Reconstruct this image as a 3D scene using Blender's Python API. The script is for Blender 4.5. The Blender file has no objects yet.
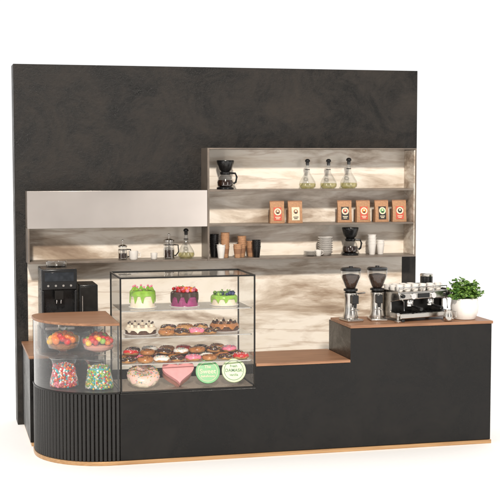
import bpy, math, random
from mathutils import Vector, Matrix
random.seed(7)
S=bpy.context.scene
S.view_settings.view_transform='Standard'
S.view_settings.look='None'
S.view_settings.exposure=0
PI=math.pi
def rad(d): return math.radians(d)

# ------------------------------------------------------------ materials
def newmat(name):
    m=bpy.data.materials.new(name); m.use_nodes=True
    nt=m.node_tree; b=nt.nodes['Principled BSDF']
    return m,nt,b
def M(name,col,rough=.5,metal=0,spec=.5,var=.2,ns=25,bump=0,bs=120,coat=0,rvar=.1,sss=0):
    m,nt,b=newmat(name)
    tc=nt.nodes.new('ShaderNodeTexCoord')
    n=nt.nodes.new('ShaderNodeTexNoise'); n.inputs['Scale'].default_value=ns; n.inputs['Detail'].default_value=5
    nt.links.new(tc.outputs['Object'],n.inputs['Vector'])
    r=nt.nodes.new('ShaderNodeValToRGB')
    r.color_ramp.elements[0].position=.3; r.color_ramp.elements[1].position=.7
    c0=[max(0,c*(1-var)) for c in col]; c1=[min(1,c*(1+var)) for c in col]
    r.color_ramp.elements[0].color=(*c0,1); r.color_ramp.elements[1].color=(*c1,1)
    nt.links.new(n.outputs['Fac'],r.inputs['Fac']); nt.links.new(r.outputs['Color'],b.inputs['Base Color'])
    mr=nt.nodes.new('ShaderNodeMapRange'); mr.inputs['To Min'].default_value=max(0.02,rough-rvar); mr.inputs['To Max'].default_value=min(1,rough+rvar)
    nt.links.new(n.outputs['Fac'],mr.inputs['Value']); nt.links.new(mr.outputs['Result'],b.inputs['Roughness'])
    b.inputs['Metallic'].default_value=metal
    b.inputs['Specular IOR Level'].default_value=spec
    b.inputs['Coat Weight'].default_value=coat
    if bump:
        n2=nt.nodes.new('ShaderNodeTexNoise'); n2.inputs['Scale'].default_value=bs; n2.inputs['Detail'].default_value=6
        nt.links.new(tc.outputs['Object'],n2.inputs['Vector'])
        bp=nt.nodes.new('ShaderNodeBump'); bp.inputs['Strength'].default_value=bump; bp.inputs['Distance'].default_value=.01
        nt.links.new(n2.outputs['Fac'],bp.inputs['Height']); nt.links.new(bp.outputs['Normal'],b.inputs['Normal'])
    return m
def glassmat(name,tint=(.97,.98,.98),base=.05,gain=.6,rough=.02):
    m=bpy.data.materials.new(name); m.use_nodes=True; nt=m.node_tree
    nt.nodes.clear()
    o=nt.nodes.new('ShaderNodeOutputMaterial'); mx=nt.nodes.new('ShaderNodeMixShader')
    t=nt.nodes.new('ShaderNodeBsdfTransparent'); t.inputs['Color'].default_value=(*tint,1)
    g=nt.nodes.new('ShaderNodeBsdfGlossy'); g.inputs['Roughness'].default_value=rough
    lw=nt.nodes.new('ShaderNodeLayerWeight'); lw.inputs['Blend'].default_value=.5
    p=nt.nodes.new('ShaderNodeMath'); p.operation='POWER'; p.inputs[1].default_value=3
    ma=nt.nodes.new('ShaderNodeMath'); ma.operation='MULTIPLY_ADD'; ma.inputs[1].default_value=gain; ma.inputs[2].default_value=base
    nt.links.new(lw.outputs['Facing'],p.inputs[0]); nt.links.new(p.outputs[0],ma.inputs[0])
    nt.links.new(ma.outputs[0],mx.inputs['Fac']); nt.links.new(t.outputs[0],mx.inputs[1]); nt.links.new(g.outputs[0],mx.inputs[2])
    nt.links.new(mx.outputs[0],o.inputs['Surface'])
    return m
def darkwall(name,lo,hi,rough,spec,scale=1.2,bump=.25,fine=9,p0=.42,p1=.72):
    m,nt,b=newmat(name)
    tc=nt.nodes.new('ShaderNodeTexCoord')
    n=nt.nodes.new('ShaderNodeTexNoise'); n.inputs['Scale'].default_value=scale; n.inputs['Detail'].default_value=14
    n.inputs['Roughness'].default_value=.8; n.inputs['Distortion'].default_value=.5
    nt.links.new(tc.outputs['Object'],n.inputs['Vector'])
    r=nt.nodes.new('ShaderNodeValToRGB')
    r.color_ramp.elements[0].position=p0; r.color_ramp.elements[1].position=p1
    r.color_ramp.elements[0].color=(*lo,1); r.color_ramp.elements[1].color=(*hi,1)
    nt.links.new(n.outputs['Fac'],r.inputs['Fac']); nt.links.new(r.outputs['Color'],b.inputs['Base Color'])
    n2=nt.nodes.new('ShaderNodeTexNoise'); n2.inputs['Scale'].default_value=scale*fine; n2.inputs['Detail'].default_value=11; n2.inputs['Roughness'].default_value=.78
    nt.links.new(tc.outputs['Object'],n2.inputs['Vector'])
    mr=nt.nodes.new('ShaderNodeMapRange'); mr.inputs['From Min'].default_value=.35; mr.inputs['From Max'].default_value=.65
    mr.inputs['To Min'].default_value=rough-.15; mr.inputs['To Max'].default_value=rough+.2
    nt.links.new(n.outputs['Fac'],mr.inputs['Value']); nt.links.new(mr.outputs['Result'],b.inputs['Roughness'])
    bp=nt.nodes.new('ShaderNodeBump'); bp.inputs['Strength'].default_value=bump; bp.inputs['Distance'].default_value=.02
    nt.links.new(n2.outputs['Fac'],bp.inputs['Height']); nt.links.new(bp.outputs['Normal'],b.inputs['Normal'])
    b.inputs['Specular IOR Level'].default_value=spec
    return m
def marblemat():
    m,nt,b=newmat('cream_marble')
    tc=nt.nodes.new('ShaderNodeTexCoord'); mp=nt.nodes.new('ShaderNodeMapping')
    mp.inputs['Scale'].default_value=(.5,1,1.9); mp.inputs['Rotation'].default_value=(0,rad(8),0)
    nt.links.new(tc.outputs['Object'],mp.inputs['Vector'])
    n=nt.nodes.new('ShaderNodeTexNoise'); n.inputs['Scale'].default_value=1.9; n.inputs['Detail'].default_value=12; n.inputs['Roughness'].default_value=.62; n.inputs['Distortion'].default_value=.45
    nt.links.new(mp.outputs[0],n.inputs['Vector'])
    r=nt.nodes.new('ShaderNodeValToRGB'); cr=r.color_ramp
    cr.elements[0].position=.28; cr.elements[0].color=(.26,.185,.13,1)
    cr.elements[1].position=.76; cr.elements[1].color=(.50,.39,.29,1)
    for p,c in ((.37,(.44,.345,.26,1)),(.44,(.68,.59,.49,1)),(.51,(.87,.80,.71,1)),(.59,(.84,.765,.66,1)),(.67,(.68,.57,.45,1))):
        e=cr.elements.new(p); e.color=c
    nt.links.new(n.outputs['Fac'],r.inputs['Fac'])
    def vein(scale,rot,sc,level,width,col,prev,fac):
        mp2=nt.nodes.new('ShaderNodeMapping'); mp2.inputs['Scale'].default_value=scale; mp2.inputs['Rotation'].default_value=(0,rad(rot),0)
        nt.links.new(tc.outputs['Object'],mp2.inputs['Vector'])
        n2=nt.nodes.new('ShaderNodeTexNoise'); n2.inputs['Scale'].default_value=sc; n2.inputs['Detail'].default_value=7; n2.inputs['Roughness'].default_value=.55; n2.inputs['Distortion'].default_value=.4
        nt.links.new(mp2.outputs[0],n2.inputs['Vector'])
        a=nt.nodes.new('ShaderNodeMath'); a.operation='SUBTRACT'; a.inputs[1].default_value=level
        ab=nt.nodes.new('ShaderNodeMath'); ab.operation='ABSOLUTE'
        nt.links.new(n2.outputs['Fac'],a.inputs[0]); nt.links.new(a.outputs[0],ab.inputs[0])
        r2=nt.nodes.new('ShaderNodeValToRGB'); r2.color_ramp.elements[0].position=0; r2.color_ramp.elements[0].color=(*col,1)
        r2.color_ramp.elements[1].position=width; r2.color_ramp.elements[1].color=(1,1,1,1)
        nt.links.new(ab.outputs[0],r2.inputs['Fac'])
        mx=nt.nodes.new('ShaderNodeMix'); mx.data_type='RGBA'; mx.blend_type='MULTIPLY'; mx.inputs['Factor'].default_value=fac
        nt.links.new(prev,mx.inputs[6]); nt.links.new(r2.outputs['Color'],mx.inputs[7])
        return mx.outputs[2]
    o1=vein((.35,1,2.6),12,1.8,.45,.04,(.5,.38,.29),r.outputs['Color'],.5)
    nt.links.new(o1,b.inputs['Base Color'])
    b.inputs['Roughness'].default_value=.3
    return m
def woodmat(name,c0,c1,rough=.45,metal=0):
    m,nt,b=newmat(name)
    tc=nt.nodes.new('ShaderNodeTexCoord'); mp=nt.nodes.new('ShaderNodeMapping'); mp.inputs['Scale'].default_value=(1.2,22,22)
    nt.links.new(tc.outputs['Object'],mp.inputs['Vector'])
    n=nt.nodes.new('ShaderNodeTexNoise'); n.inputs['Scale'].default_value=2.2; n.inputs['Detail'].default_value=8; n.inputs['Distortion'].default_value=.4
    nt.links.new(mp.outputs[0],n.inputs['Vector'])
    r=nt.nodes.new('ShaderNodeValToRGB'); r.color_ramp.elements[0].position=.32; r.color_ramp.elements[1].position=.68
    r.color_ramp.elements[0].color=(*c0,1); r.color_ramp.elements[1].color=(*c1,1)
    nt.links.new(n.outputs['Fac'],r.inputs['Fac']); nt.links.new(r.outputs['Color'],b.inputs['Base Color'])
    bp=nt.nodes.new('ShaderNodeBump'); bp.inputs['Strength'].default_value=.15; bp.inputs['Distance'].default_value=.004
    nt.links.new(n.outputs['Fac'],bp.inputs['Height']); nt.links.new(bp.outputs['Normal'],b.inputs['Normal'])
    b.inputs['Roughness'].default_value=rough; b.inputs['Metallic'].default_value=metal
    return m

WALL=darkwall('dark_plaster',(.0030,.0025,.0022),(.034,.0265,.021),.40,.36,2.1,.3,11,.43,.72)
BLK=darkwall('black_counter_laminate',(.0025,.0021,.0019),(.009,.0074,.0062),.30,.36,2.2,.08,14)
FLUTE=M('black_fluted_wood',(.006,.005,.0043),.26,spec=.6,var=.3)
MARB=marblemat()
WOOD=woodmat('walnut_worktop',(.20,.092,.046),(.38,.195,.105))
GOLD=woodmat('brass_plinth',(.42,.24,.115),(.58,.36,.18),.32,.5)
SHELF=M('greige_shelf_board',(.17,.138,.112),.38,spec=.5,var=.25,ns=8)
SATIN=M('satin_light_cabinet_front',(.70,.64,.60),.30,metal=.93,var=.05,ns=2,rvar=.03)
GLASS=glassmat('clear_glass',base=.05)
GLASSC=glassmat('curved_clear_glass',base=.10,gain=.95)
GLASSJ=glassmat('jar_glass',(.95,.96,.96),.08,.9)
BPLAS=M('black_plastic',(.009,.009,.0095),.26,var=.2)
BFRAME=M('black_metal_frame',(.011,.010,.009),.35,metal=.3)
STEEL=M('brushed_steel',(.58,.55,.51),.22,metal=1,var=.1,ns=40)
CHROME=M('chrome',(.78,.76,.74),.1,metal=1,var=.03,rvar=.04)
WHITE=M('white_ceramic',(.80,.77,.73),.25,var=.04)
OFFW=M('cream_icing',(.78,.67,.52),.5,var=.1,bump=.2,bs=60)
WICING=M('white_icing',(.82,.78,.72),.45,var=.05)
KRAFT=M('kraft_paper',(.46,.25,.135),.75,var=.15,ns=60,bump=.1)
CUPBR=M('brown_paper_cup',(.30,.15,.08),.6,var=.1)
LBLK=M('black_label',(.03,.026,.024),.5)
CREAM=M('cream_label',(.80,.68,.50),.6,var=.05)
RED=M('red_glaze',(.55,.015,.015),.22,var=.3)
LRED=M('soft_red_label',(.60,.10,.06),.5,var=.1)
ORAN=M('orange_fruit',(.88,.21,.02),.28,var=.2)
YEL=M('yellow_fruit',(.85,.48,.04),.35,var=.2)
GRN=M('green_icing',(.26,.46,.05),.32,var=.2)
LEAF=M('fresh_leaf',(.19,.33,.065),.42,var=.45,ns=14)
LEAF2=M('dark_leaf',(.07,.16,.033),.45,var=.4,ns=14)
MINT=M('green_lid',(.10,.38,.12),.35,var=.08)
LIME=M('light_green_lid',(.52,.64,.34),.35,var=.06)
DGRN=M('dark_green_print',(.03,.14,.05),.5)
PINK=M('pink_card',(.84,.36,.36),.4,var=.06)
PINKI=M('pink_icing',(.80,.20,.29),.3,var=.15)
PEACH=M('peach_lid',(.80,.38,.30),.4,var=.06)
PURP=M('berry_icing',(.28,.03,.13),.3,var=.3)
CHOC=M('chocolate_icing',(.045,.018,.010),.2,var=.3)
CARA=M('caramel_icing',(.40,.15,.04),.28,var=.2)
DOUGH=M('fried_dough',(.50,.24,.08),.6,var=.3,ns=30,bump=.4,bs=90)
SPONGE=M('chocolate_sponge',(.09,.04,.022),.85,var=.4,ns=60,bump=.5)
BLUE=M('blueberry',(.03,.04,.12),.4,var=.4)
TEAL=M('teal_sugar',(.02,.38,.42),.35)
BEAN=M('coffee_beans',(.045,.02,.01),.4,var=.5,ns=90,bump=1,bs=120)
COFF=M('brewed_coffee',(.03,.012,.006),.15)
OIL=glassmat('pale_olive_liquid',(.84,.82,.60),.06,.4)
SOIL=M('potting_soil',(.03,.02,.012),.9,bump=.6)
FLOORM=M('white_studio_floor',(.97,.97,.97),.9,spec=.1,var=.01)

# ------------------------------------------------------------ mesh builder
class MB:
    def __init__(s): s.v=[];s.f=[];s.m=[];s.mats=[]
    def add(s,vs,fs,mat,xf=None):
        if mat not in s.mats: s.mats.append(mat)
        k=s.mats.index(mat); o=len(s.v)
        for v in vs:
            v=Vector(v)
            if xf is not None: v=xf@v
            s.v.append(tuple(v))
        for f in fs: s.f.append([i+o for i in f]); s.m.append(k)
        return s
    def box(s,x0,x1,y0,y1,z0,z1,mat,xf=None):
        vs=[(x0,y0,z0),(x1,y0,z0),(x1,y1,z0),(x0,y1,z0),(x0,y0,z1),(x1,y0,z1),(x1,y1,z1),(x0,y1,z1)]
        return s.add(vs,[(0,3,2,1),(4,5,6,7),(0,1,5,4),(1,2,6,5),(2,3,7,6),(3,0,4,7)],mat,xf)
    def lathe(s,prof,mat,seg=28,xf=None,c=(0,0,0)):
        vs=[];fs=[]
        n=len(prof)
        for (r,z) in prof:
            r=max(r,.0001)
            for i in range(seg):
                a=2*PI*i/seg; vs.append((c[0]+r*math.cos(a),c[1]+r*math.sin(a),c[2]+z))
        for j in range(n-1):
            for i in range(seg):
                i2=(i+1)%seg
                fs.append((j*seg+i,j*seg+i2,(j+1)*seg+i2,(j+1)*seg+i))
        if prof[0][0]>.001: fs.append(tuple(reversed(range(seg)))) if s.capb else None
        if prof[-1][0]>.001 and s.capt: fs.append(tuple((n-1)*seg+i for i in range(seg)))
        return s.add(vs,fs,mat,xf)
    capb=True; capt=True
    def open(s,prof,mat,seg=28,xf=None,c=(0,0,0)):
        s.capb=False; s.capt=False; s.lathe(prof,mat,seg,xf,c); s.capb=True; s.capt=True; return s
    def sphere(s,c,r,mat,seg=12,rings=8,sc=(1,1,1),xf=None):
        prof=[(r*math.sin(PI*j/rings),-r*math.cos(PI*j/rings)) for j in range(rings+1)]
        x=Matrix.Translation(c)@Matrix.Diagonal((*sc,1))
        if xf is not None: x=xf@x
        return s.open(prof,mat,seg,x)
    def torus(s,c,R,r,mat,seg=28,rs=10,xf=None,zs=1):
        vs=[];fs=[]
        for i in range(seg):
            a=2*PI*i/seg
            for j in range(rs):
                t=2*PI*j/rs
                vs.append((c[0]+(R+r*math.cos(t))*math.cos(a),c[1]+(R+r*math.cos(t))*math.sin(a),c[2]+r*zs*math.sin(t)))
        for i in range(seg):
            for j in range(rs):
                j2=(j+1)%rs; i2=(i+1)%seg
                fs.append((i*rs+j,i2*rs+j,i2*rs+j2,i*rs+j2))
        return s.add(vs,fs,mat,xf)
    def tube(s,pts,r,mat,seg=8,xf=None):
        pts=[Vector(p) for p in pts]; vs=[];fs=[]
        for k,p in enumerate(pts):
            d=(pts[min(k+1,len(pts)-1)]-pts[max(k-1,0)]).normalized()
            up=Vector((0,0,1)) if abs(d.z)<.9 else Vector((0,1,0))
            a=d.cross(up).normalized(); b=d.cross(a)
            rr=r[k] if isinstance(r,(list,tuple)) else r
            for i in range(seg):
                t=2*PI*i/seg; vs.append(p+a*rr*math.cos(t)+b*rr*math.sin(t))
        for k in range(len(pts)-1):
            for i in range(seg):
                i2=(i+1)%seg; fs.append((k*seg+i,k*seg+i2,(k+1)*seg+i2,(k+1)*seg+i))
        fs.append(tuple(reversed(range(seg)))); fs.append(tuple((len(pts)-1)*seg+i for i in range(seg)))
        return s.add(vs,fs,mat,xf)
    def prism(s,poly,z0,z1,mat,xf=None):
        n=len(poly); vs=[(x,y,z0) for x,y in poly]+[(x,y,z1) for x,y in poly]
        fs=[tuple(reversed(range(n))),tuple(range(n,2*n))]
        for i in range(n):
            j=(i+1)%n; fs.append((i,j,n+j,n+i))
        return s.add(vs,fs,mat,xf)
    def obj(s,name,parent=None,bev=0,loc=(0,0,0),rz=0,label=None,cat=None,ang=35,group=None):
        me=bpy.data.meshes.new(name); me.from_pydata(s.v,[],s.f); me.update()
        for m in s.mats: me.materials.append(m)
        me.polygons.foreach_set('material_index',s.m)
        me.polygons.foreach_set('use_smooth',[True]*len(s.f))
        me.set_sharp_from_angle(angle=rad(ang))
        o=bpy.data.objects.new(name,me); S.collection.objects.link(o)
        o.location=loc; o.rotation_euler=(0,0,rz)
        if parent: o.parent=parent
        if bev:
            b=o.modifiers.new('bevel','BEVEL'); b.width=bev; b.segments=2; b.limit_method='ANGLE'; b.angle_limit=rad(40)
        if label: o['label']=label
        if cat: o['category']=cat
        if group: o['group']=group
        return o
def thing(name,label,cat,loc=(0,0,0),rz=0,group=None):
    o=bpy.data.objects.new(name,None); o.empty_display_size=.05; S.collection.objects.link(o)
    o.location=loc; o.rotation_euler=(0,0,rz); o['label']=label; o['category']=cat
    if group: o['group']=group
    return o
def dup(root,loc,rz=0,sc=1,label=None):
    c=root.copy(); S.collection.objects.link(c); c.location=loc; c.rotation_euler=(root.rotation_euler[0],root.rotation_euler[1],rz); c.scale=(sc,sc,sc)
    if label: c['label']=label
    def rec(src,dst):
        for ch in src.children:
            k=ch.copy(); S.collection.objects.link(k); k.parent=dst; rec(ch,k)
    rec(root,c)
    return c
def text(body,size,mat,parent,loc,rot=(PI/2,0,0),ext=.001,name='lettering'):
    cu=bpy.data.curves.new(name,'FONT'); cu.body=body; cu.size=size; cu.extrude=ext; cu.align_x='CENTER'; cu.align_y='CENTER'; cu.offset=size*.012
    t=bpy.data.objects.new(name,cu); S.collection.objects.link(t)
    dg=bpy.context.evaluated_depsgraph_get(); me=bpy.data.meshes.new_from_object(t.evaluated_get(dg))
    bpy.data.objects.remove(t); me.materials.clear(); me.materials.append(mat)
    o=bpy.data.objects.new(name,me); S.collection.objects.link(o); o.parent=parent; o.location=loc; o.rotation_euler=rot
    return o
RX=lambda a:Matrix.Rotation(a,4,'X'); RY=lambda a:Matrix.Rotation(a,4,'Y'); RZ=lambda a:Matrix.Rotation(a,4,'Z'); T=lambda x,y,z:Matrix.Translation((x,y,z))

# ------------------------------------------------------------ setting (studio sweep floor; ends a little behind the camera)
fl=MB().add([(-120,-13,0),(120,-13,0),(120,150,0),(-120,150,0)],[(0,1,2,3)],FLOORM).obj('floor'); fl['kind']='structure'

XL,XR=.80,4.83
WY=1.82
w=MB().box(.75,4.82,WY,WY+.27,0,3.45,WALL).obj('back_wall',bev=.004,label='tall dark plaster back wall with marble splashback behind the counter',cat='wall')
poly=[(.86,.5),(4.66,.5),(4.66,1.58),(4.684,1.58),(4.684,2.645),(2.57,2.645),(2.57,1.9),(.86,1.9)]
xf=T(0,WY+.003,0)@RX(PI/2)
MB().prism(poly,0,.018,MARB,xf).obj('marble_panel',w)

# upper open shelf unit
SF=1.52
u=thing('wall_shelf','slim greige open wall shelf unit with marble back','shelf',(3.62,SF,1.585))
L=lambda m:T(-3.62,-SF,-1.585)
def ubox(name,x0,x1,z0,z1,y0=SF,y1=WY-.02,mat=SHELF):
    MB().box(x0,x1,y0,y1,z0,z1,mat,L(0)).obj(name,u,bev=.0015)
ubox('side_panel',2.558,2.577,1.574,2.66,y1=WY-.002); ubox('side_panel',4.686,4.70,1.574,2.66,y1=WY-.002)
ubox('side_lining',4.676,4.6855,1.593,2.641,SF+.006,WY-.0155,MARB)
ubox('top_board',2.577,4.686,2.6465,2.66,y1=WY-.002)
for z in (1.574,1.904,2.240): ubox('shelf_board',2.577,4.675 if z>1.6 else 4.686,z,z+.018,y1=WY-.0155)
# left cabinet with niche
c=thing('wall_cabinet','wall cabinet with satin pale metal door above an open marble niche','cabinet',(1.7,SF,1.585))
Lc=T(-1.7,-SF,-1.585)
def cbox(name,x0,x1,y0,y1,z0,z1,mat): return MB().box(x0,x1,y0,y1,z0,z1,mat,Lc).obj(name,c,bev=.0015)
cbox('side_panel',.845,.862,SF,WY-.0155,1.574,1.905,SHELF)
cbox('shelf_board',.862,2.556,SF,WY-.0155,1.574,1.592,SHELF)
cbox('carcass',.848,2.556,SF+.022,WY-.002,1.908,2.25,SHELF)
cbox('door',.845,2.555,SF-.002,SF+.02,1.905,2.255,SATIN)

# ------------------------------------------------------------ counter
ct=thing('service_counter','black stepped cafe counter with walnut tops and brass plinth','counter',(2.8,.3,0))
Lk=T(-2.8,-.3,0)
ZP=.036
ZC,ZM,ZB=.60,.785,1.085
XA,XM,XB=1.48,2.645,3.50
st=[(XA,ZP),(XR,ZP),(XR,ZB),(XB,ZB),(XB,ZM),(XM,ZM),(XM,ZC),(XA,ZC)]
MB().prism(st,-.62,0,BLK,Lk@RX(PI/2)).obj('front_panel',ct,bev=.003)
MB().box(XB-.005,XR+.008,-.012,.56,ZB+.001,ZB+.027,WOOD,Lk).obj('bar_top',ct,bev=.003)
MB().box(XM+.006,XB-.002,-.008,.65,ZM+.001,ZM+.026,WOOD,Lk).obj('worktop',ct,bev=.003)
MB().box(XL,1.46,.86,WY-.004,ZP,ZM,BLK,Lk).obj('side_panel',ct,bev=.003)
MB().box(XL-.006,1.47,.86,WY-.004,ZM+.001,ZM+.026,WOOD,Lk).obj('side_worktop',ct,bev=.003)
def curve_path(off=0,r=.6,x0=.82,yb=.85,rb=.16,n=40):
    pts=[]
    cx,cy=x0+r,r
    pts.append((XA,-off))
    for i in range(n+1):
        a=-PI/2-(PI/2)*i/n
        pts.append((cx+(r+off)*math.cos(a),cy+(r+off)*math.sin(a)))
    cx,cy=x0+rb,yb-rb
    for i in range(9):
        a=PI-(PI/2)*i/8
        pts.append((cx+(rb+off)*math.cos(a),cy+(rb+off)*math.sin(a)))
    pts.append((XA,yb+off))
    return pts
MB().prism(curve_path(-.012),ZP,ZC,BPLAS,Lk).obj('curved_body',ct)
def resample(path,step):
    out=[];acc=0;tot=0
    for i in range(len(path)-1):
        a=Vector(path[i]);b=Vector(path[i+1]);l=(b-a).length
        while acc<=tot+l:
            t=(acc-tot)/l; out.append((a.lerp(b,t),(b-a).normalized(),acc)); acc+=step
        tot+=l
    return out
fp=[]
for p,d,s_ in resample(curve_path(0),.0045):
    n=Vector((-d.y,d.x))
    k=abs(math.sin(PI*s_/.036)); off=(k**.6)*.014-.012
    fp.append((p.x+n.x*off,p.y+n.y*off))
m=MB(); n_=len(fp)
m.add([(Vector((x,y,z))) for z in (ZP,ZC) for x,y in fp],[(i,i+1,n_+i+1,n_+i) for i in range(n_-1)],FLUTE,Lk)
m.obj('fluted_panel',ct,ang=80)
pl=curve_path(.008)
plinth=[(XR+.006,-.010)]+[(XA,-.010)]+pl[1:-1]+[(XA,.84),(XA,.62),(XR+.006,.62)]
MB().prism(plinth,.001,ZP-.002,GOLD,Lk).obj('plinth',ct,bev=.002)
MB().box(XL+.01,1.45,.87,WY-.006,.001,ZP-.002,GOLD,Lk).obj('side_plinth',ct)

# ------------------------------------------------------------ curved display case
cd=thing('curved_display_case','curved glass display case with walnut top, desserts and candy inside','display case',(1.15,.4,ZC))
Ld=T(-1.15,-.4,-ZC)
MB().prism(curve_path(.006),ZC+.001,ZC+.016,BFRAME,Ld).obj('base_tray',cd,bev=.002)
MB().prism(curve_path(.010),1.175,1.197,WOOD,Ld).obj('top_board',cd,bev=.004)
cpth=curve_path(0); nn=len(cpth)
MB().add([tuple(Vector((x,y,z))) for z in (ZC+.017,1.174) for x,y in cpth],[(i,i+1,nn+i+1,nn+i) for i in range(nn-1)],GLASSC,Ld).obj('curved_glass',cd)
MB().prism(curve_path(-.02),.885,.893,GLASS,Ld).obj('glass_shelf',cd)
for yy in (.84,.01): MB().tube([(XA-.012,yy,ZC+.017),(XA-.012,yy,1.174)],.006,BFRAME,xf=Ld).obj('corner_post',cd)

# ------------------------------------------------------------ cake display case
X0,X1,Y0,Y1,Z0,Z1=XA+.004,XM,-.002,.60,ZC+.002,1.575
dc=thing('cake_display_case','square black-framed glass case with three shelves of cakes','display case',((X0+X1)/2,.3,Z0))
Le=T(-(X0+X1)/2,-.3,-Z0)
m=MB(); q=.0065
for x in (X0+q,X1-q):
    for y in (Y0+q,Y1-q): m.box(x-q,x+q,y-q,y+q,Z0+.014,Z1-.013,BFRAME,Le)
for y in (Y0+q,Y1-q): m.box(X0,X1,y-q,y+q,Z1-.013,Z1,BFRAME,Le)
for x in (X0+q,X1-q): m.box(x-q,x+q,Y0+2*q,Y1-2*q,Z1-.0125,Z1-.0005,BFRAME,Le)
m.obj('frame',dc,bev=.001)
MB().box(X0,X1,Y0,Y1,Z0,Z0+.014,BFRAME,Le).obj('base_tray',dc,bev=.002)
MB().box(X0+.02,X1-.02,Y0+.02,Y1-.02,Z0+.0145,Z0+.019,M('taupe_case_floor',(.20,.155,.12),.3,var=.08),Le).obj('floor_panel',dc)
MB().add([(X0+.014,Y0+.008,Z0+.014),(X1-.014,Y0+.008,Z0+.014),(X1-.014,Y0+.008,Z1-.013),(X0+.014,Y0+.008,Z1-.013)],[(0,1,2,3)],GLASS,Le).obj('front_glass',dc)
for x in (X0+.008,X1-.008):
    MB().add([(x,Y0+.02,Z0+.02),(x,Y1-.02,Z0+.02),(x,Y1-.02,Z1-.018),(x,Y0+.02,Z1-.018)],[(0,1,2,3)],GLASS,Le).obj('side_glass',dc)
MB().add([(X0+.014,Y0+.014,Z1-.008),(X1-.014,Y0+.014,Z1-.008),(X1-.014,Y1-.014,Z1-.008),(X0+.014,Y1-.014,Z1-.008)],[(0,1,2,3)],GLASS,Le).obj('top_glass',dc)
SHZ=(.836,1.062,1.289)
for z in SHZ:
    s_=MB().box(X0+.02,X1-.02,.06,.56,z-.006,z,GLASS,Le)
    s_.box(X0+.02,X1-.02,.052,.059,z-.008,z+.001,STEEL,Le)
    s_.obj('glass_shelf',dc)

# ------------------------------------------------------------ pastries
def drip(m,R,H,mat,lo=.3,hi=.8,seg=56,ph=0):
    vs=[];fs=[];rows=[]
    for i in range(seg):
        a=2*PI*i/seg
        d=H*(lo+(hi-lo)*max(0,math.sin(a*8+ph+math.sin(a*3)))**1.3)
        col=[(0,H+.008),(R*.6,H+.009),(R*.95,H+.007),(R+.005,H-.004),(R+.007,H-d*.6),(R+.008,H-d*.92),(R+.001,H-d)]
        rows.append([(max(r,.0005)*math.cos(a),max(r,.0005)*math.sin(a),z) for r,z in col])
    w=7
    for c_ in rows: vs+=c_
    for i in range(seg):
        i2=(i+1)%seg
        for j in range(w-1): fs.append((i*w+j,i*w+j+1,i2*w+j+1,i2*w+j))
    m.add(vs,fs,mat)
def cake(name,R,H,body,icing,loc,label,tops,band=None):
    b=MB()
    b.lathe([(R*1.02,0),(R,.005),(R,H*.48),(R*.985,H*.5),(R,H*.52),(R,H-.006),(R-.006,H)],body,40)
    o=b.obj(name,loc=loc,label=label,cat='cake')
    d=MB(); drip(d,R,H,icing,ph=random.random()*6); d.obj('icing',o)
    t=MB(); tops(t,R,H); t.obj('topping',o)
    MB().lathe([(R*1.1,-.006),(R*1.15,-.002),(R*1.15,0)],WHITE,36).obj('cake_board',o)
    return o
def swirls(mat,n,rr,s=.018,extra=None):
    def f(t,R,H):
        for i in range(n):
            a=2*PI*i/n; c_=(R*rr*math.cos(a),R*rr*math.sin(a),H+.006)
            t.lathe([(s,0),(s*1.1,s*.4),(s*.75,s*.9),(s*.8,s*1.1),(s*.35,s*1.6),(0,s*2)],mat,10,c=c_)
            if extra: t.sphere((c_[0],c_[1],c_[2]+s*2),s*.55,extra,8,6)
        for i in range(60):
            a=random.random()*2*PI; r=R*.9*math.sqrt(random.random())
            t.box(-.005,.005,-.0015,.0015,0,.002,random.choice([CHOC,RED,OFFW]),T(r*math.cos(a),r*math.sin(a),H+.009)@RZ(random.random()*3))
    return f
def berries(mats,n,rr=.8,s=.014,leaf=True):
    def f(t,R,H):
        for i in range(n):
            a=random.random()*2*PI; r=R*rr*math.sqrt(random.random()); h=random.random()*s
            t.sphere((r*math.cos(a),r*math.sin(a),H+.012+h),s*random.uniform(.8,1.15),random.choice(mats),10,7)
        if leaf:
            for i in range(8):
                a=random.random()*2*PI; x=T(R*.6*math.cos(a),R*.6*math.sin(a),H+.03)@RZ(a)@RY(-.6)
                t.add([(0,0,0),(.016,.009,.003),(.035,0,0),(.016,-.009,.003)],[(0,1,2,3)],LEAF,x)
    return f
z=SHZ[2]+.007
cake('drip_cake',.105,.135,OFFW,GRN,(1.72,.28,z),'cream cake with dripping green icing on the top glass shelf',swirls(GRN,8,.75,.017,PINKI))
cake('berry_cake',.115,.115,PURP,CHOC,(2.085,.28,z),'berry cake with chocolate drip, red fruit and green leaves',berries([RED,PINKI,RED,ORAN],40,.9,.017))
cake('blueberry_cake',.11,.075,OFFW,GRN,(2.435,.28,z),'small cake topped with blueberries, lime and mint leaves',berries([BLUE,BLUE,GRN,LEAF],46,.85,.015))
z=SHZ[1]+.007
cake('cream_torte',.13,.05,SPONGE,OFFW,(1.70,.27,z),'flat chocolate torte with cream swirls and berries',swirls(OFFW,10,.8,.017,CHOC))
cake('caramel_torte',.12,.055,SPONGE,CARA,(2.44,.30,z),'round caramel glazed torte with cream dots',swirls(CHOC,9,.78,.015,OFFW))

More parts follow.
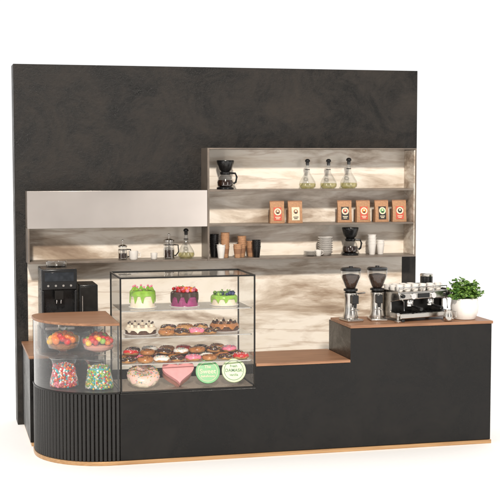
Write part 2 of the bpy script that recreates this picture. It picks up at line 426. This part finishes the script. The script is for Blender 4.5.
def donut(icing,label,sprk=None,cat='donut'):
    R,r=.046,.023
    b=MB().torus((0,0,r*.95),R,r,DOUGH,26,12,zs=.95).obj('donut',label=label,cat=cat,group='donuts in the cake display case')
    i=MB(); vs=[];fs=[]; seg=36; rs=8
    for k in range(seg):
        a=2*PI*k/seg; wv=.18*math.sin(a*5+1)+.1*math.sin(a*9)
        for j in range(rs+1):
            t=(-.05+wv)+(PI+.1)*j/rs
            rr=r+.0025
            vs.append(((R+rr*math.cos(t))*math.cos(a),(R+rr*math.cos(t))*math.sin(a),r*.95+rr*math.sin(t)*.98+.001))
    for k in range(seg):
        k2=(k+1)%seg
        for j in range(rs): fs.append((k*(rs+1)+j,k2*(rs+1)+j,k2*(rs+1)+j+1,k*(rs+1)+j+1))
    i.add(vs,fs,icing)
    if sprk:
        for k in range(34):
            a=random.random()*2*PI;t=random.uniform(.4,PI-.3); rr=r+.004
            xf=T((R+rr*math.cos(t))*math.cos(a),(R+rr*math.cos(t))*math.sin(a),r*.95+rr*math.sin(t))@RZ(random.random()*PI)
            i.box(-.0045,.0045,-.0014,.0014,-.001,.0016,random.choice(sprk),xf)
    i.obj('icing',b)
    return b
protos=[donut(CHOC,'chocolate glazed ring donut with sprinkles',[WICING,PINKI,YEL]),
        donut(PINKI,'pink iced ring donut with white sprinkles',[WICING,TEAL]),
        donut(WICING,'white iced ring donut with coloured sprinkles',[RED,TEAL,YEL]),
        donut(CARA,'caramel glazed ring donut',[CHOC]),
        donut(RED,'red glazed ring donut with white sprinkles',[WICING])]
used=[False]*5
def put_donut(k,loc,rz,tilt=0):
    if not used[k]:
        used[k]=True; o=protos[k]; o.location=loc; o.rotation_euler=(tilt,0,rz)
    else:
        o=dup(protos[k],loc,rz,random.uniform(.9,1.05)); o.rotation_euler=(tilt,0,rz)
z=SHZ[0]+.002
seq=[0,3,2,0,1,3,0,4]
for i in range(8): put_donut(seq[i],(1.575+i*.139,.13+random.uniform(-.01,.01),z),random.random()*6)
seq=[3,1,0,3,0,2,3,0]
for i in range(8): put_donut(seq[i],(1.585+i*.137,.275+random.uniform(-.01,.01),z),random.random()*6)
seq=[0,4,3,1,3,0,2]
for i in range(7): put_donut(seq[i],(1.63+i*.139,.42+random.uniform(-.01,.01),z),random.random()*6)
seq=[4,3,0,2,3,0,1]
for i in range(7): put_donut(seq[i],(1.61+i*.145,.26+random.uniform(-.02,.02),z+.046),random.random()*6,random.uniform(-.14,.14))
seq=[0,2,3,4,0,3]
for i in range(6): put_donut(seq[i],(1.65+i*.15,.40+random.uniform(-.01,.01),z+.046),random.random()*6,random.uniform(-.12,.12))
z=SHZ[1]+.002
for i,(x,y,k) in enumerate(((1.90,.14,3),(2.03,.14,0),(2.16,.15,1),(1.97,.42,0),(2.12,.43,3),(2.26,.44,0),(2.28,.15,0))): put_donut(k,(x,y,z),i)
def croissant(loc,rz):
    m=MB(); pts=[];rs=[]
    n=33
    for i in range(n):
        t=-1+2*i/(n-1); a=t*1.25
        pts.append((.075*math.sin(a),-.055*math.cos(a)+.03,.026+.004*math.cos(t*9)))
        rs.append(.004+.026*(1-abs(t)**1.6)*(1+.13*abs(math.cos(t*11))))
    m.tube(pts,rs,DOUGH,12)
    return m.obj('croissant',loc=loc,rz=rz,label='golden ridged croissant on the middle glass shelf',cat='croissant',group='croissants in the cake display case',ang=70)
cr=croissant((1.93,.27,z),.3)
for x,y,r_ in ((2.08,.28,2.9),(2.22,.28,.1)): dup(cr,(x,y,z),r_)

# bottom row of the case
zf=Z0+.020
b=MB(); vs=[];fs=[]; seg=60; rs=16
for i in range(seg):
    a=2*PI*i/seg; fl_=1+.06*math.sin(a*12)
    for j in range(rs):
        t=2*PI*j/rs; R,r=.088,.048*fl_
        vs.append(((R+r*math.cos(t))*math.cos(a),(R+r*math.cos(t))*math.sin(a),.052+.052*math.sin(t)))
for i in range(seg):
    for j in range(rs): fs.append((i*rs+j,((i+1)%seg)*rs+j,((i+1)%seg)*rs+(j+1)%rs,i*rs+(j+1)%rs))
b.add(vs,fs,OFFW)
o=b.obj('ring_cake',loc=(1.70,.17,zf),label='large pale ring cake with pink icing and pastel sprinkles',cat='cake',ang=70); o.rotation_euler=(.42,0,0); o.location.z=zf+.045
t=MB(); vs=[];fs=[]
for i in range(seg):
    a=2*PI*i/seg; wv=.2*math.sin(a*6)+.12*math.sin(a*11)
    for j in range(9):
        tt=.15+wv+(PI-.3)*j/8; R,r=.088,.052
        vs.append(((R+r*math.cos(tt))*math.cos(a),(R+r*math.cos(tt))*math.sin(a),.053+.057*math.sin(tt)))
for i in range(seg):
    for j in range(8): fs.append((i*9+j,((i+1)%seg)*9+j,((i+1)%seg)*9+j+1,i*9+j+1))
PALEP=M('pale_pink_glaze',(.82,.55,.47),.3,var=.08)
t.add(vs,fs,PALEP)
cols=[PINKI,TEAL,YEL,WICING,GRN]
for i in range(190):
    a=random.random()*2*PI; tt=random.uniform(.4,PI-.4); R,r=.088,.055
    xf=T((R+r*math.cos(tt))*math.cos(a),(R+r*math.cos(tt))*math.sin(a),.054+.059*math.sin(tt))@RZ(random.random()*PI)
    t.box(-.006,.006,-.0018,.0018,-.001,.0018,random.choice(cols),xf)
t.obj('icing',o,ang=70)
def heart(s,n=48):
    p=[]
    for i in range(n):
        a=2*PI*i/n
        p.append((s*math.sin(a)**3*1.08,s*(13*math.cos(a)-5*math.cos(2*a)-2*math.cos(3*a)-math.cos(4*a))/16))
    return p
h=thing('heart_box','thick solid pink heart-shaped box leaning back on the case floor','box',(2.00,.16,zf+.098),-.05)
hx=RX(PI/2-.72)
MB().prism(heart(.116),-.05,.03,PEACH,hx).obj('box_base',h,bev=.004)
MB().prism(heart(.126),.031,.066,PINK,hx).obj('lid',h,bev=.010)
def tin(loc,lid,side,ink,lines,label,rz):
    o=thing('round_tub',label,'tub',loc,rz); xf=RX(PI/2-.34)
    MB().lathe([(.084,-.045),(.087,-.043),(.096,.03)],side,48,xf).obj('tub_body',o)
    MB().lathe([(.101,.029),(.104,.031),(.104,.050),(.101,.054),(.096,.054),(.094,.050),(.0,.050)],lid,48,xf).obj('lid',o)
    MB().torus((0,0,.051),.083,.0022,ink,48,6,xf).obj('lid_ring',o)
    for tx,sz,dy in lines:
        p=xf@Vector((0,dy,.0515)); text(tx,sz,ink,o,p,(PI/2-.34,0,0))
    return o
tin((2.25,.12,zf+.108),MINT,MINT,CREAM,(('The',.036,.040),('Sweet',.056,.0),('bakehouse',.027,-.040)),'green round tub with bold cream lettering on the lid',-.12)
tin((2.48,.12,zf+.108),LIME,PEACH,DGRN,(('fresh',.032,.038),('DAMASK',.038,.0),('vanilla',.030,-.038)),'light green round tub with dark green lettering on the lid',-.16)

# ------------------------------------------------------------ curved case contents
def candyjar(loc,label,mats,R=.125,H=.25):
    o=thing('candy_jar',label,'jar',loc)
    MB().open([(R*.9,.001),(R*.98,.006),(R,.02),(R*.94,H*.3),(R*.78,H*.55),(R*.74,H*.68),(R*.86,H*.9),(R,H)],GLASSJ,36).obj('glass_bowl',o)
    MB().torus((0,0,H),R,.002,CHROME,36,6).obj('jar_rim',o)
    t=MB()
    prof=lambda z_: R*(.93 if z_<H*.1 else .93-.18*min(1,(z_-H*.1)/(H*.45)))
    t.lathe([(prof(z_)*.95,z_) for z_ in (.006,H*.1,H*.3,H*.55,H*.72)],mats[0],24)
    n=480
    for i in range(n):
        a=i*2.39996; zz=.010+(H*.72)*(i/n) if i<n*.85 else H*.70+random.uniform(0,.014)
        rr=prof(zz)-.004 if i<n*.85 else prof(zz)*math.sqrt(random.random())*.95
        t.sphere((rr*math.cos(a+random.uniform(-.1,.1)),rr*math.sin(a),zz),.0102,random.choice(mats),8,6)
    t.obj('candies',o)
    return o
zz0=ZC+.018
candyjar((1.055,.38,zz0),'waisted glass jar of red, white and teal candy balls',[RED,TEAL,WICING,RED,PINKI,ORAN])
candyjar((1.335,.22,zz0),'waisted glass jar of green, red and yellow candy balls',[TEAL,GRN,WICING,LEAF,YEL,RED])
def fruitbowl(loc,label,mats,s,n,base):
    o=thing('fruit_dessert',label,'dessert',loc)
    R=.13
    MB().open([(R*.45,.001),(R*.5,.006),(R*.22,.016),(R*.3,.03),(R*.92,.06),(R*1.06,.105),(R*1.10,.15)],GLASSJ,36).obj('glass_bowl',o)
    MB().lathe([(R*.3,.034),(R*.85,.062),(R*.98,.085),(R*.8,.10)],base,28).obj('cream_layer',o)
    t=MB()
    for i in range(n):
        a=i*2.4; r=R*.92*math.sqrt((i+.5)/n); z_=.105+.075*(1-(r/R)**2)
        t.sphere((r*math.cos(a),r*math.sin(a),z_),s*random.uniform(.85,1.1),mats[i%len(mats)],14,9,(1,1,random.uniform(.85,1.15)))
        if i%3==0:
            xf=T(r*math.cos(a),r*math.sin(a),z_+s)@RZ(a)@RY(-.5); t.add([(0,0,0),(.018,.01,.003),(.04,0,0),(.018,-.01,.003)],[(0,1,2,3)],LEAF,xf)
    t.obj('fruit',o); return o
fruitbowl((1.05,.38,.894),'glass bowl of oranges over cream with green leaves',[ORAN,YEL,ORAN,RED],.030,26,CARA)
fruitbowl((1.335,.23,.894),'glass bowl of strawberries and yellow fruit over cream',[RED,ORAN,RED,YEL,RED,GRN],.026,34,PEACH)

# ------------------------------------------------------------ shelf goods
Zs=(1.5925,1.9225,2.2585); SY=1.655
def flask(loc):
    o=thing('glass_decanter','round glass decanter with pale olive liquid and dark stopper','decanter',loc,group='glass decanters on the top shelf')
    MB().open([(.001,.001),(.06,.002),(.08,.018),(.085,.04),(.076,.075),(.052,.115),(.027,.155),(.019,.19),(.018,.235),(.027,.255)],GLASSJ,32).obj('glass_body',o)
    MB().open([(.001,.004),(.056,.005),(.075,.02),(.080,.04),(.078,.055),(.001,.056)],OIL,28).obj('liquid',o)
    MB().lathe([(.015,.23),(.018,.262),(.026,.268),(.024,.285),(.01,.295)],BPLAS,18).obj('stopper',o)
    MB().torus((0,0,.19),.021,.004,BPLAS,20,6).obj('neck_collar',o)
    return o
f=flask((3.60,SY,Zs[2])); dup(f,(3.815,SY-.01,Zs[2]),1); dup(f,(4.03,SY,Zs[2]),2,1.04)
def maker(loc,rz=0,label='black pour-over coffee maker with glass carafe'):
    o=thing('coffee_maker',label,'coffee maker',loc,rz)
    MB().lathe([(.082,0),(.085,.004),(.085,.018),(.075,.022)],BPLAS,32).obj('base_plate',o)
    MB().open([(.06,.023),(.078,.035),(.082,.07),(.066,.12),(.048,.145),(.055,.16)],GLASSJ,32).obj('carafe',o)
    MB().lathe([(.056,.025),(.074,.037),(.078,.068),(.07,.09)],COFF,28).obj('coffee',o)
    MB().lathe([(.05,.142),(.054,.148),(.056,.165),(.045,.17)],BPLAS,28).obj('collar',o)
    MB().lathe([(.040,.171),(.062,.19),(.082,.255),(.086,.275),(.083,.282),(.075,.283)],BPLAS,28).obj('filter_cone',o)
    MB().tube([(.052,0,.158),(.10,0,.155),(.115,0,.12),(.105,0,.07),(.083,0,.055)],.010,BPLAS,8).obj('handle',o)
    return o
mk=maker((2.765,SY,Zs[2]),-.5)
dup(mk,(4.05,SY,Zs[0]),-.3,.98,'black coffee maker with glass carafe on the lower shelf')
def bag(loc,lab,acc,label,rz=0):
    W,D,H=.074,.036,.215
    dep=lambda t:D*(1-t**2.2)+.003
    m=MB(); rings=8; vs=[];fs=[]
    for j in range(rings+1):
        t=j/rings; d=dep(t); w_=W*(1-.06*math.sin(PI*t)); z_=H*t
        for x,y in ((-w_,-d*.75),(-w_*.55,-d),(w_*.55,-d),(w_,-d*.75),(w_,d*.75),(w_*.55,d),(-w_*.55,d),(-w_,d*.75)): vs.append((x,y,z_))
    for j in range(rings):
        for i in range(8):
            i2=(i+1)%8; fs.append((j*8+i,j*8+i2,(j+1)*8+i2,(j+1)*8+i))
    fs.append(tuple(reversed(range(8)))); fs.append(tuple(rings*8+i for i in range(8)))
    m.add(vs,fs,KRAFT)
    o=m.obj('coffee_bag',loc=loc,rz=rz,label=label,cat='coffee bag',group='coffee bags on the middle shelf',ang=25)
    l=MB(); vs=[];fs=[]; n=6
    for j in range(n+1):
        t=.12+.60*j/n
        for x in (-.040,.040): vs.append((x,-dep(t)-.0035,H*t))
    for j in range(n): fs.append((j*2,j*2+1,j*2+3,j*2+2))
    l.add(vs,fs,lab); l.obj('paper_label',o)
    k=MB()
    t=.52; sl=math.atan((dep(.40)-dep(.64))/(.24*H))
    xf=T(0,-dep(t)-.006,H*t)@RX(PI/2-sl)
    k.lathe([(.036,-.001),(.036,.001)],CREAM,28,xf); k.lathe([(.023,.0012),(.023,.002)],acc,20,xf)
    k.lathe([(.010,.0021),(.010,.0028)],CREAM,14,xf@T(0,.006,0)); k.lathe([(.013,.0021),(.013,.0026)],LBLK,14,xf@T(0,-.012,0)@Matrix.Diagonal((1,.55,1,1)))
    for zt,w_ in ((.27,.026),(.20,.018)):
        k.add([(-w_,-dep(zt)-.0048,H*zt-.004),(w_,-dep(zt)-.0048,H*zt-.004),(w_,-dep(zt)-.0048,H*zt+.004),(-w_,-dep(zt)-.0048,H*zt+.004)],[(0,1,2,3)],LBLK if lab is CREAM else CREAM)
    k.obj('logo',o)
    MB().box(-W*.98,W*.98,-.005,.005,H*.955,H*1.0+.004,CUPBR).obj('folded_seal',o)
for x,lab,acc,nm in ((3.285,LRED,CUPBR,'cream and red'),(3.47,CREAM,CUPBR,'cream and brown')): bag((x,SY,Zs[1]),lab,acc,'kraft coffee bag with %s round logo label'%nm)
for x,lab,acc,nm in ((3.985,LBLK,LRED,'red'),(4.18,LRED,ORAN,'orange and cream'),(4.375,LBLK,MINT,'green'),(4.565,LRED,LBLK,'cream and red')): bag((x,SY,Zs[1]),lab,acc,'kraft coffee bag with %s round logo label'%nm,random.uniform(-.08,.08))
def cup(mat,label,H=.11):
    m=MB().open([(.001,.003),(.029,.003),(.029,0),(.0295,.001),(.042,H-.004),(.045,H-.002),(.0445,H+.002),(.041,H),(.03,.01)],mat,24)
    if mat is KRAFT: m.lathe([(.0345,H*.35),(.0405,H*.8)],CUPBR,24)
    return m.obj('paper_cup',label=label,cat='paper cup',group='stacked paper cups on the lower shelf')
cups={'k':cup(KRAFT,'brown kraft paper cup in a stack'),'b':cup(BPLAS,'black paper cup in a stack'),'w':cup(WHITE,'white paper cup in a stack')}
firstc=set()
def stack(kind,x,y,z_,n,step=.019):
    for i in range(n):
        if kind not in firstc: firstc.add(kind); cups[kind].location=(x,y,z_+i*step)
        else: dup(cups[kind],(x+random.uniform(-.0015,.0015),y,z_+i*step),i)
stack('b',2.66,SY+.03,Zs[0],7); stack('k',2.755,SY-.03,Zs[0],8); stack('w',2.70,SY-.09,Zs[0],2)
stack('k',2.93,SY,Zs[0],6); stack('k',3.03,SY+.05,Zs[0],3); stack('b',3.065,SY-.05,Zs[0],4)
stack('k',2.87,SY-.08,Zs[0],2)
stack('w',4.28,SY,Zs[0],4,.03); stack('w',4.38,SY+.03,Zs[0],2,.03)
bw=MB().open([(.001,.004),(.03,.004),(.032,0),(.05,.012),(.075,.035),(.078,.038),(.074,.038),(.045,.014),(.001,.010)],WHITE,30).obj('bowl',loc=(3.79,SY,Zs[0]),label='white ceramic bowl stacked on the lower shelf',cat='bowl',group='stacked white bowls')
for i in range(1,8): dup(bw,(3.79+random.uniform(-.003,.003),SY,Zs[0]+i*.021),i)
sc=MB().open([(.001,.003),(.035,.002),(.07,.012),(.072,.014),(.066,.013),(.03,.006)],WHITE,28).obj('saucer',loc=(3.63,SY-.02,Zs[0]),label='white saucer stacked on the lower shelf',cat='saucer',group='stacked white saucers')
for i in range(1,5): dup(sc,(3.63,SY-.02,Zs[0]+i*.009),i)
def mug(loc,mat,label,s=1,rz=0,parent=None):
    m=MB().open([(.001,.004),(.03,.004),(.03,0),(.037,.01),(.041,.07),(.042,.075),(.038,.075),(.034,.012),(.001,.01)],mat,26)
    o=m.obj('mug',loc=loc,rz=rz,label=label,cat='mug',group='white coffee cups')
    MB().tube([(.038,0,.06),(.06,0,.058),(.064,0,.038),(.055,0,.02),(.036,0,.018)],.0045,mat,8).obj('handle',o)
    o.scale=(s,s,s); return o
mg=mug((3.70,SY-.05,Zs[0]+.0),WHITE,'small white cup on the shelf',.8)
def press(loc,rz,label,H=.17,R=.045):
    o=thing('french_press',label,'french press',loc,rz)
    MB().open([(.001,.012),(R,.012),(R,H)],GLASSJ,28).obj('glass_beaker',o)
    MB().lathe([(R*.9,.014),(R*.95,.016),(R*.95,H*.5)],COFF,24).obj('coffee',o)
    m=MB()
    m.torus((0,0,.012),R+.002,.004,STEEL,28,6); m.torus((0,0,H*.78),R+.002,.004,STEEL,28,6)
    for i in range(4):
        a=PI/4+i*PI/2; m.tube([((R+.003)*math.cos(a),(R+.003)*math.sin(a),0),((R+.003)*math.cos(a),(R+.003)*math.sin(a),H*.8)],.0025,STEEL,6)
    m.obj('steel_cage',o)
    MB().lathe([(R+.004,H),(R+.004,H+.01),(R*.6,H+.022),(.006,H+.026),(.004,H+.05),(.012,H+.055),(.012,H+.068),(.002,H+.074)],STEEL,28).obj('plunger_lid',o)
    MB().tube([(R,0,H*.8),(R+.04,0,H*.78),(R+.045,0,H*.4),(R+.02,0,H*.2),(R+.003,0,H*.18)],.006,BPLAS,8).obj('handle',o)
    return o
press((1.75,SY-.02,Zs[0]),.2,'small steel and glass french press in the niche',.12,.04)
press((2.20,SY-.02,Zs[0]),-.4,'tall steel french press with black handle in the niche',.17,.05)
mug((1.85,SY-.05,Zs[0]),WHITE,'white mug beside the french press',1.1)
dup(f,(2.37,SY-.01,Zs[0]),.2,.98,'round glass decanter with dark stopper in the niche')
mug((2.05,SY-.04,Zs[0]),WHITE,'small white cup in the niche',.8,2)

# ------------------------------------------------------------ coffee machine on side arm
cm=thing('coffee_machine','black automatic coffee machine with steel trim on the side counter','coffee machine',(1.18,1.25,ZM+.027))
m=MB().box(-.26,.27,-.2,.24,0,.2,BPLAS); m.obj('drawer_base',cm,bev=.006)
MB().box(-.24,.25,-.208,-.2,.03,.17,BFRAME).box(-.06,.07,-.222,-.208,.1,.112,STEEL).obj('drawer_front',cm,bev=.002)
m=MB().box(-.25,.07,-.02,.22,.2,.75,BPLAS).box(-.25,.07,-.18,-.02,.56,.75,BPLAS).box(-.25,-.225,-.18,-.02,.2,.56,BPLAS).box(.045,.07,-.18,-.02,.2,.56,BPLAS); m.obj('body',cm,bev=.01)
MB().box(-.22,.04,-.186,-.18,.64,.72,M('machine_screen',(.02,.024,.03),.12,var=.3)).obj('screen',cm,bev=.001)
m=MB()
for i in range(4): m.lathe([(.010,0),(.010,.006)],STEEL,14,T(-.19+i*.068,-.18,.60)@RX(PI/2))
m.obj('buttons',cm)
MB().box(-.13,-.05,-.16,-.08,.47,.56,BFRAME).tube([(-.11,-.12,.43),(-.11,-.12,.47)],.008,CHROME).tube([(-.07,-.12,.43),(-.07,-.12,.47)],.008,CHROME).obj('spout',cm,bev=.003)
MB().box(-.22,.04,-.20,-.02,.2,.225,STEEL).obj('drip_tray',cm,bev=.003)
MB().lathe([(.09,.75),(.095,.76),(.10,.80),(.09,.81)],GLASSJ,24,c=(-.09,.08,0)).obj('bean_hopper',cm)
MB().box(.09,.26,-.16,.2,.2,.60,BPLAS).obj('milk_cooler',cm,bev=.008)
MB().box(.10,.25,-.168,-.16,.22,.58,BFRAME).box(.115,.122,-.178,-.168,.3,.5,STEEL).obj('cooler_door',cm,bev=.002)
MB().lathe([(.034,0),(.036,.003),(.04,.08),(.041,.085)],STEEL,22,c=(-.09,-.1,.226)).obj('cup_on_tray',cm)

# ------------------------------------------------------------ bar top goods
BZ=ZB+.028
def grinder(loc,rz):
    o=thing('coffee_grinder','tall steel coffee grinder with dark bean hopper on the bar','coffee grinder',loc,rz,group='coffee grinders on the bar')
    MB().box(-.075,.075,-.12,.09,.0,.022,STEEL).obj('base',o,bev=.006)
    MB().lathe([(.068,.022),(.07,.03),(.058,.09),(.054,.2),(.062,.23),(.062,.25),(.045,.262)],STEEL,32).obj('motor_body',o)
    MB().box(-.03,.03,-.11,-.05,.16,.235,BPLAS).tube([(0,-.09,.16),(0,-.10,.125)],[.018,.012],BPLAS,10).obj('doser_spout',o,bev=.004)
    MB().tube([(-.024,-.045,.10),(-.024,-.12,.105)],.005,CHROME).tube([(.024,-.045,.10),(.024,-.12,.105)],.005,CHROME).obj('portafilter_fork',o)
    MB().lathe([(.05,.262),(.064,.268),(.064,.285),(.045,.29)],BPLAS,28).obj('collar',o)
    MB().open([(.04,.29),(.05,.30),(.088,.40),(.09,.45)],GLASSJ,32).obj('hopper',o)
    MB().lathe([(.036,.292),(.046,.302),(.080,.39),(.075,.41),(.02,.42)],BEAN,24).obj('beans',o)
    MB().lathe([(.092,.448),(.093,.465),(.08,.475),(.02,.478),(.018,.488)],BPLAS,28).obj('lid',o)
    MB().tube([(.06,0,.24),(.10,-.02,.245),(.13,-.03,.25)],.006,BPLAS,8).obj('lever',o)
    return o
gr=grinder((3.60,.30,BZ),.1); dup(gr,(3.85,.30,BZ),-.15)
EX,EY,ER=4.215,.285,.24
em=thing('espresso_machine','steel and black two-group espresso machine with crowded cups on top','espresso machine',(EX,EY,BZ),ER)
m=MB()
for x in (-.24,.24):
    for y in (-.14,.16): m.lathe([(.018,0),(.02,.004),(.014,.03)],BPLAS,14,c=(x,y,0))
m.obj('feet',em)
MB().box(-.27,.27,.0,.20,.03,.25,BFRAME).box(-.27,.27,-.13,0,.19,.262,STEEL).obj('body',em,bev=.012)
MB().box(-.27,.27,-.17,-.002,.03,.075,STEEL).obj('drip_tray',em,bev=.006)
m=MB()
for i in range(13): m.box(-.25+i*.04,-.232+i*.04,-.16,-.01,.0755,.079,BPLAS)
m.obj('tray_grille',em)
for s in (-1,1):
    MB().prism([(-.18,.03),(.20,.03),(.205,.2),(.16,.275),(-.14,.275),(-.17,.2),(-.02,.17),(-.02,.08),(-.18,.075)],-.008,.008,STEEL,T(s*.281,0,0)@RZ(PI/2)@RX(PI/2)).obj('side_panel',em,bev=.004)
for x in (-.12,.10):
    MB().lathe([(.034,.185),(.036,.165),(.034,.15),(.03,.148)],CHROME,24,c=(x,-.075,0)).obj('group_head',em)
    MB().lathe([(.036,.147),(.036,.13),(.02,.118)],CHROME,24,c=(x,-.075,0)).tube([(x,-.10,.137),(x,-.16,.133),(x,-.26,.120)],[.009,.013,.016],BPLAS,10).obj('portafilter',em)
    MB().tube([(x,-.128,.222),(x,-.14,.222)],.026,CHROME,20).obj('pressure_gauge',em)
for x in (-.235,.235):
    MB().tube([(x,-.11,.2),(x,-.15,.18),(x,-.16,.10)],.005,CHROME).obj('steam_wand',em)
    MB().lathe([(.018,0),(.02,.006),(.016,.022)],BPLAS,16,T(x,-.13,.228)@RX(PI/2)).obj('steam_knob',em)
MB().box(-.07,.055,-.136,-.13,.205,.245,BPLAS).obj('control_strip',em,bev=.001)
for y in (-.11,.18):
    rail=MB().tube([(-.26,y,.30),(.26,y,.30)],.005,CHROME)
    for x in (-.26,0,.26): rail.tube([(x,y,.25),(x,y,.30)],.004,CHROME)
    rail.obj('cup_rail',em)
def onem(lx,ly,lz): return (EX+lx*math.cos(ER)-ly*math.sin(ER),EY+lx*math.sin(ER)+ly*math.cos(ER),BZ+lz)
k=0
for ly,z_ in ((-.06,.263),(.04,.2515),(.13,.2515)):
    for i in range(6 if ly<0 else 5):
        lx=-.22+i*.083
        if lx>.10 and ly>-.01: continue
        dup(mg,onem(lx,ly,z_),k*1.3,.82,'white espresso cup on top of the espresso machine'); k+=1
cx_,cy_,cz_=onem(.18,.09,.2515)
ts=thing('bean_canister','black canister with steel lid on the espresso machine','canister',(cx_,cy_,cz_))
MB().lathe([(.055,0),(.058,.004),(.058,.115),(.054,.12)],BPLAS,28).obj('can_body',ts)
MB().lathe([(.059,.12),(.06,.124),(.06,.138),(.052,.144),(.01,.146)],STEEL,28).obj('lid',ts)
jg=MB().open([(.001,.003),(.036,.003),(.042,.012),(.042,.05),(.034,.085),(.038,.1),(.036,.1)],STEEL,26).obj('milk_jug',loc=(4.43,.05,BZ),rz=-.6,label='small steel milk jug beside the espresso machine',cat='milk jug')
MB().tube([(.036,0,.09),(.07,0,.085),(.072,0,.04),(.042,0,.025)],.004,STEEL,8).obj('handle',jg)
kb=thing('tamper_stand','steel coffee tamper standing on the bar','tamper',(3.96,.06,BZ))
MB().lathe([(.03,0),(.032,.004),(.032,.016),(.012,.022),(.01,.05),(.018,.056),(.02,.075),(.01,.085)],STEEL,22).obj('tamper',kb)
# plant
pp=thing('potted_plant','compact dense green bush in a rounded white pot on the bar','plant',(4.64,.17,BZ))
MB().lathe([(.085,0),(.097,.004),(.122,.06),(.127,.115),(.119,.17),(.119,.190),(.112,.193),(.107,.178)],WHITE,40).obj('pot',pp)
MB().lathe([(.107,.163),(.104,.173)],SOIL,24).obj('soil',pp)
m=MB(); st_=MB()
for i in range(185):
    a=random.random()*2*PI; sn=random.random(); el=math.asin(sn)*.95+.02; ln=random.uniform(.10,.150)*random.choice([1,1,1,1.12])
    d=Vector((math.cos(a)*math.cos(el),math.sin(a)*math.cos(el),math.sin(el)*1.25))
    b0=Vector((random.uniform(-.03,.03),random.uniform(-.03,.03),.185)); e=b0+d*ln
    mid=b0.lerp(e,.5)+Vector((0,0,.012)); st_.tube([b0,mid,e],.0016,LEAF2,5)
    for k in range(7):
        t=.35+.67*k/6; p=b0.lerp(e,min(t,1))+Vector((0,0,.012*math.sin(PI*min(t,1))))
        s_=random.uniform(.7,1.1)
        xf=T(*p)@RZ(a+random.uniform(-2,2))@RY(random.uniform(-1.0,.5))@RX(random.uniform(-.7,.7))@Matrix.Diagonal((s_,s_,s_,1))
        m.add([(0,0,0),(.007,.012,.003),(.018,.016,.003),(.029,.011,0),(.034,0,-.003),(.029,-.011,0),(.018,-.016,.003),(.007,-.012,.003),(.018,0,-.003)],[(0,8,1),(1,8,2),(2,8,3),(3,8,4),(4,8,5),(5,8,6),(6,8,7),(7,8,0)],random.choice([LEAF,LEAF,LEAF2]),xf)
m.obj('foliage',pp,ang=60); st_.obj('stems',pp)

# ------------------------------------------------------------ light
W=bpy.data.worlds.new('World'); S.world=W; W.use_nodes=True; nt=W.node_tree
bg=nt.nodes['Background']; tc=nt.nodes.new('ShaderNodeTexCoord'); sx=nt.nodes.new('ShaderNodeSeparateXYZ'); mr=nt.nodes.new('ShaderNodeMapRange')
nt.links.new(tc.outputs['Generated'],sx.inputs[0]); nt.links.new(sx.outputs['Y'],mr.inputs['Value'])
mr.inputs['From Min'].default_value=-.7; mr.inputs['From Max'].default_value=.3; mr.inputs['To Min'].default_value=.24; mr.inputs['To Max'].default_value=1.08
nt.links.new(mr.outputs['Result'],bg.inputs['Strength']); bg.inputs['Color'].default_value=(1,1,1,1)
sl=bpy.data.lights.new('key_sun','SUN'); sl.energy=3.3; sl.angle=rad(4); sl.color=(1,.92,.82)
so=bpy.data.objects.new('key_sun',sl); S.collection.objects.link(so)
d=Vector((.15,.80,-.52)); so.rotation_euler=d.to_track_quat('-Z','Y').to_euler()
def area(name,loc,tgt,sx_,sy_,e):
    al=bpy.data.lights.new(name,'AREA'); al.shape='RECTANGLE'; al.size=sx_; al.size_y=sy_; al.energy=e; al.color=(1,.94,.88)
    ao=bpy.data.objects.new(name,al); S.collection.objects.link(ao); ao.location=loc
    ao.rotation_euler=(Vector(tgt)-Vector(loc)).to_track_quat('-Z','Y').to_euler()
area('softbox',(6.6,-9,2.7),(3,1.5,2),3.0,4,110)
area('strip_softbox',(-3.2,-6,2.2),(1.2,.3,1.0),.5,3.2,70)

# ------------------------------------------------------------ camera
cam=bpy.data.cameras.new('camera'); co=bpy.data.objects.new('camera',cam); S.collection.objects.link(co)
co.location=(0,-10.34,2.568); yaw,pit=rad(14.1),rad(4.2)
F=Vector((math.sin(yaw)*math.cos(pit),math.cos(yaw)*math.cos(pit),-math.sin(pit)))
co.rotation_euler=F.to_track_quat('-Z','Y').to_euler()
cam.sensor_width=36; cam.lens=36*1260/500; cam.clip_end=500; cam.clip_start=.1
S.camera=co
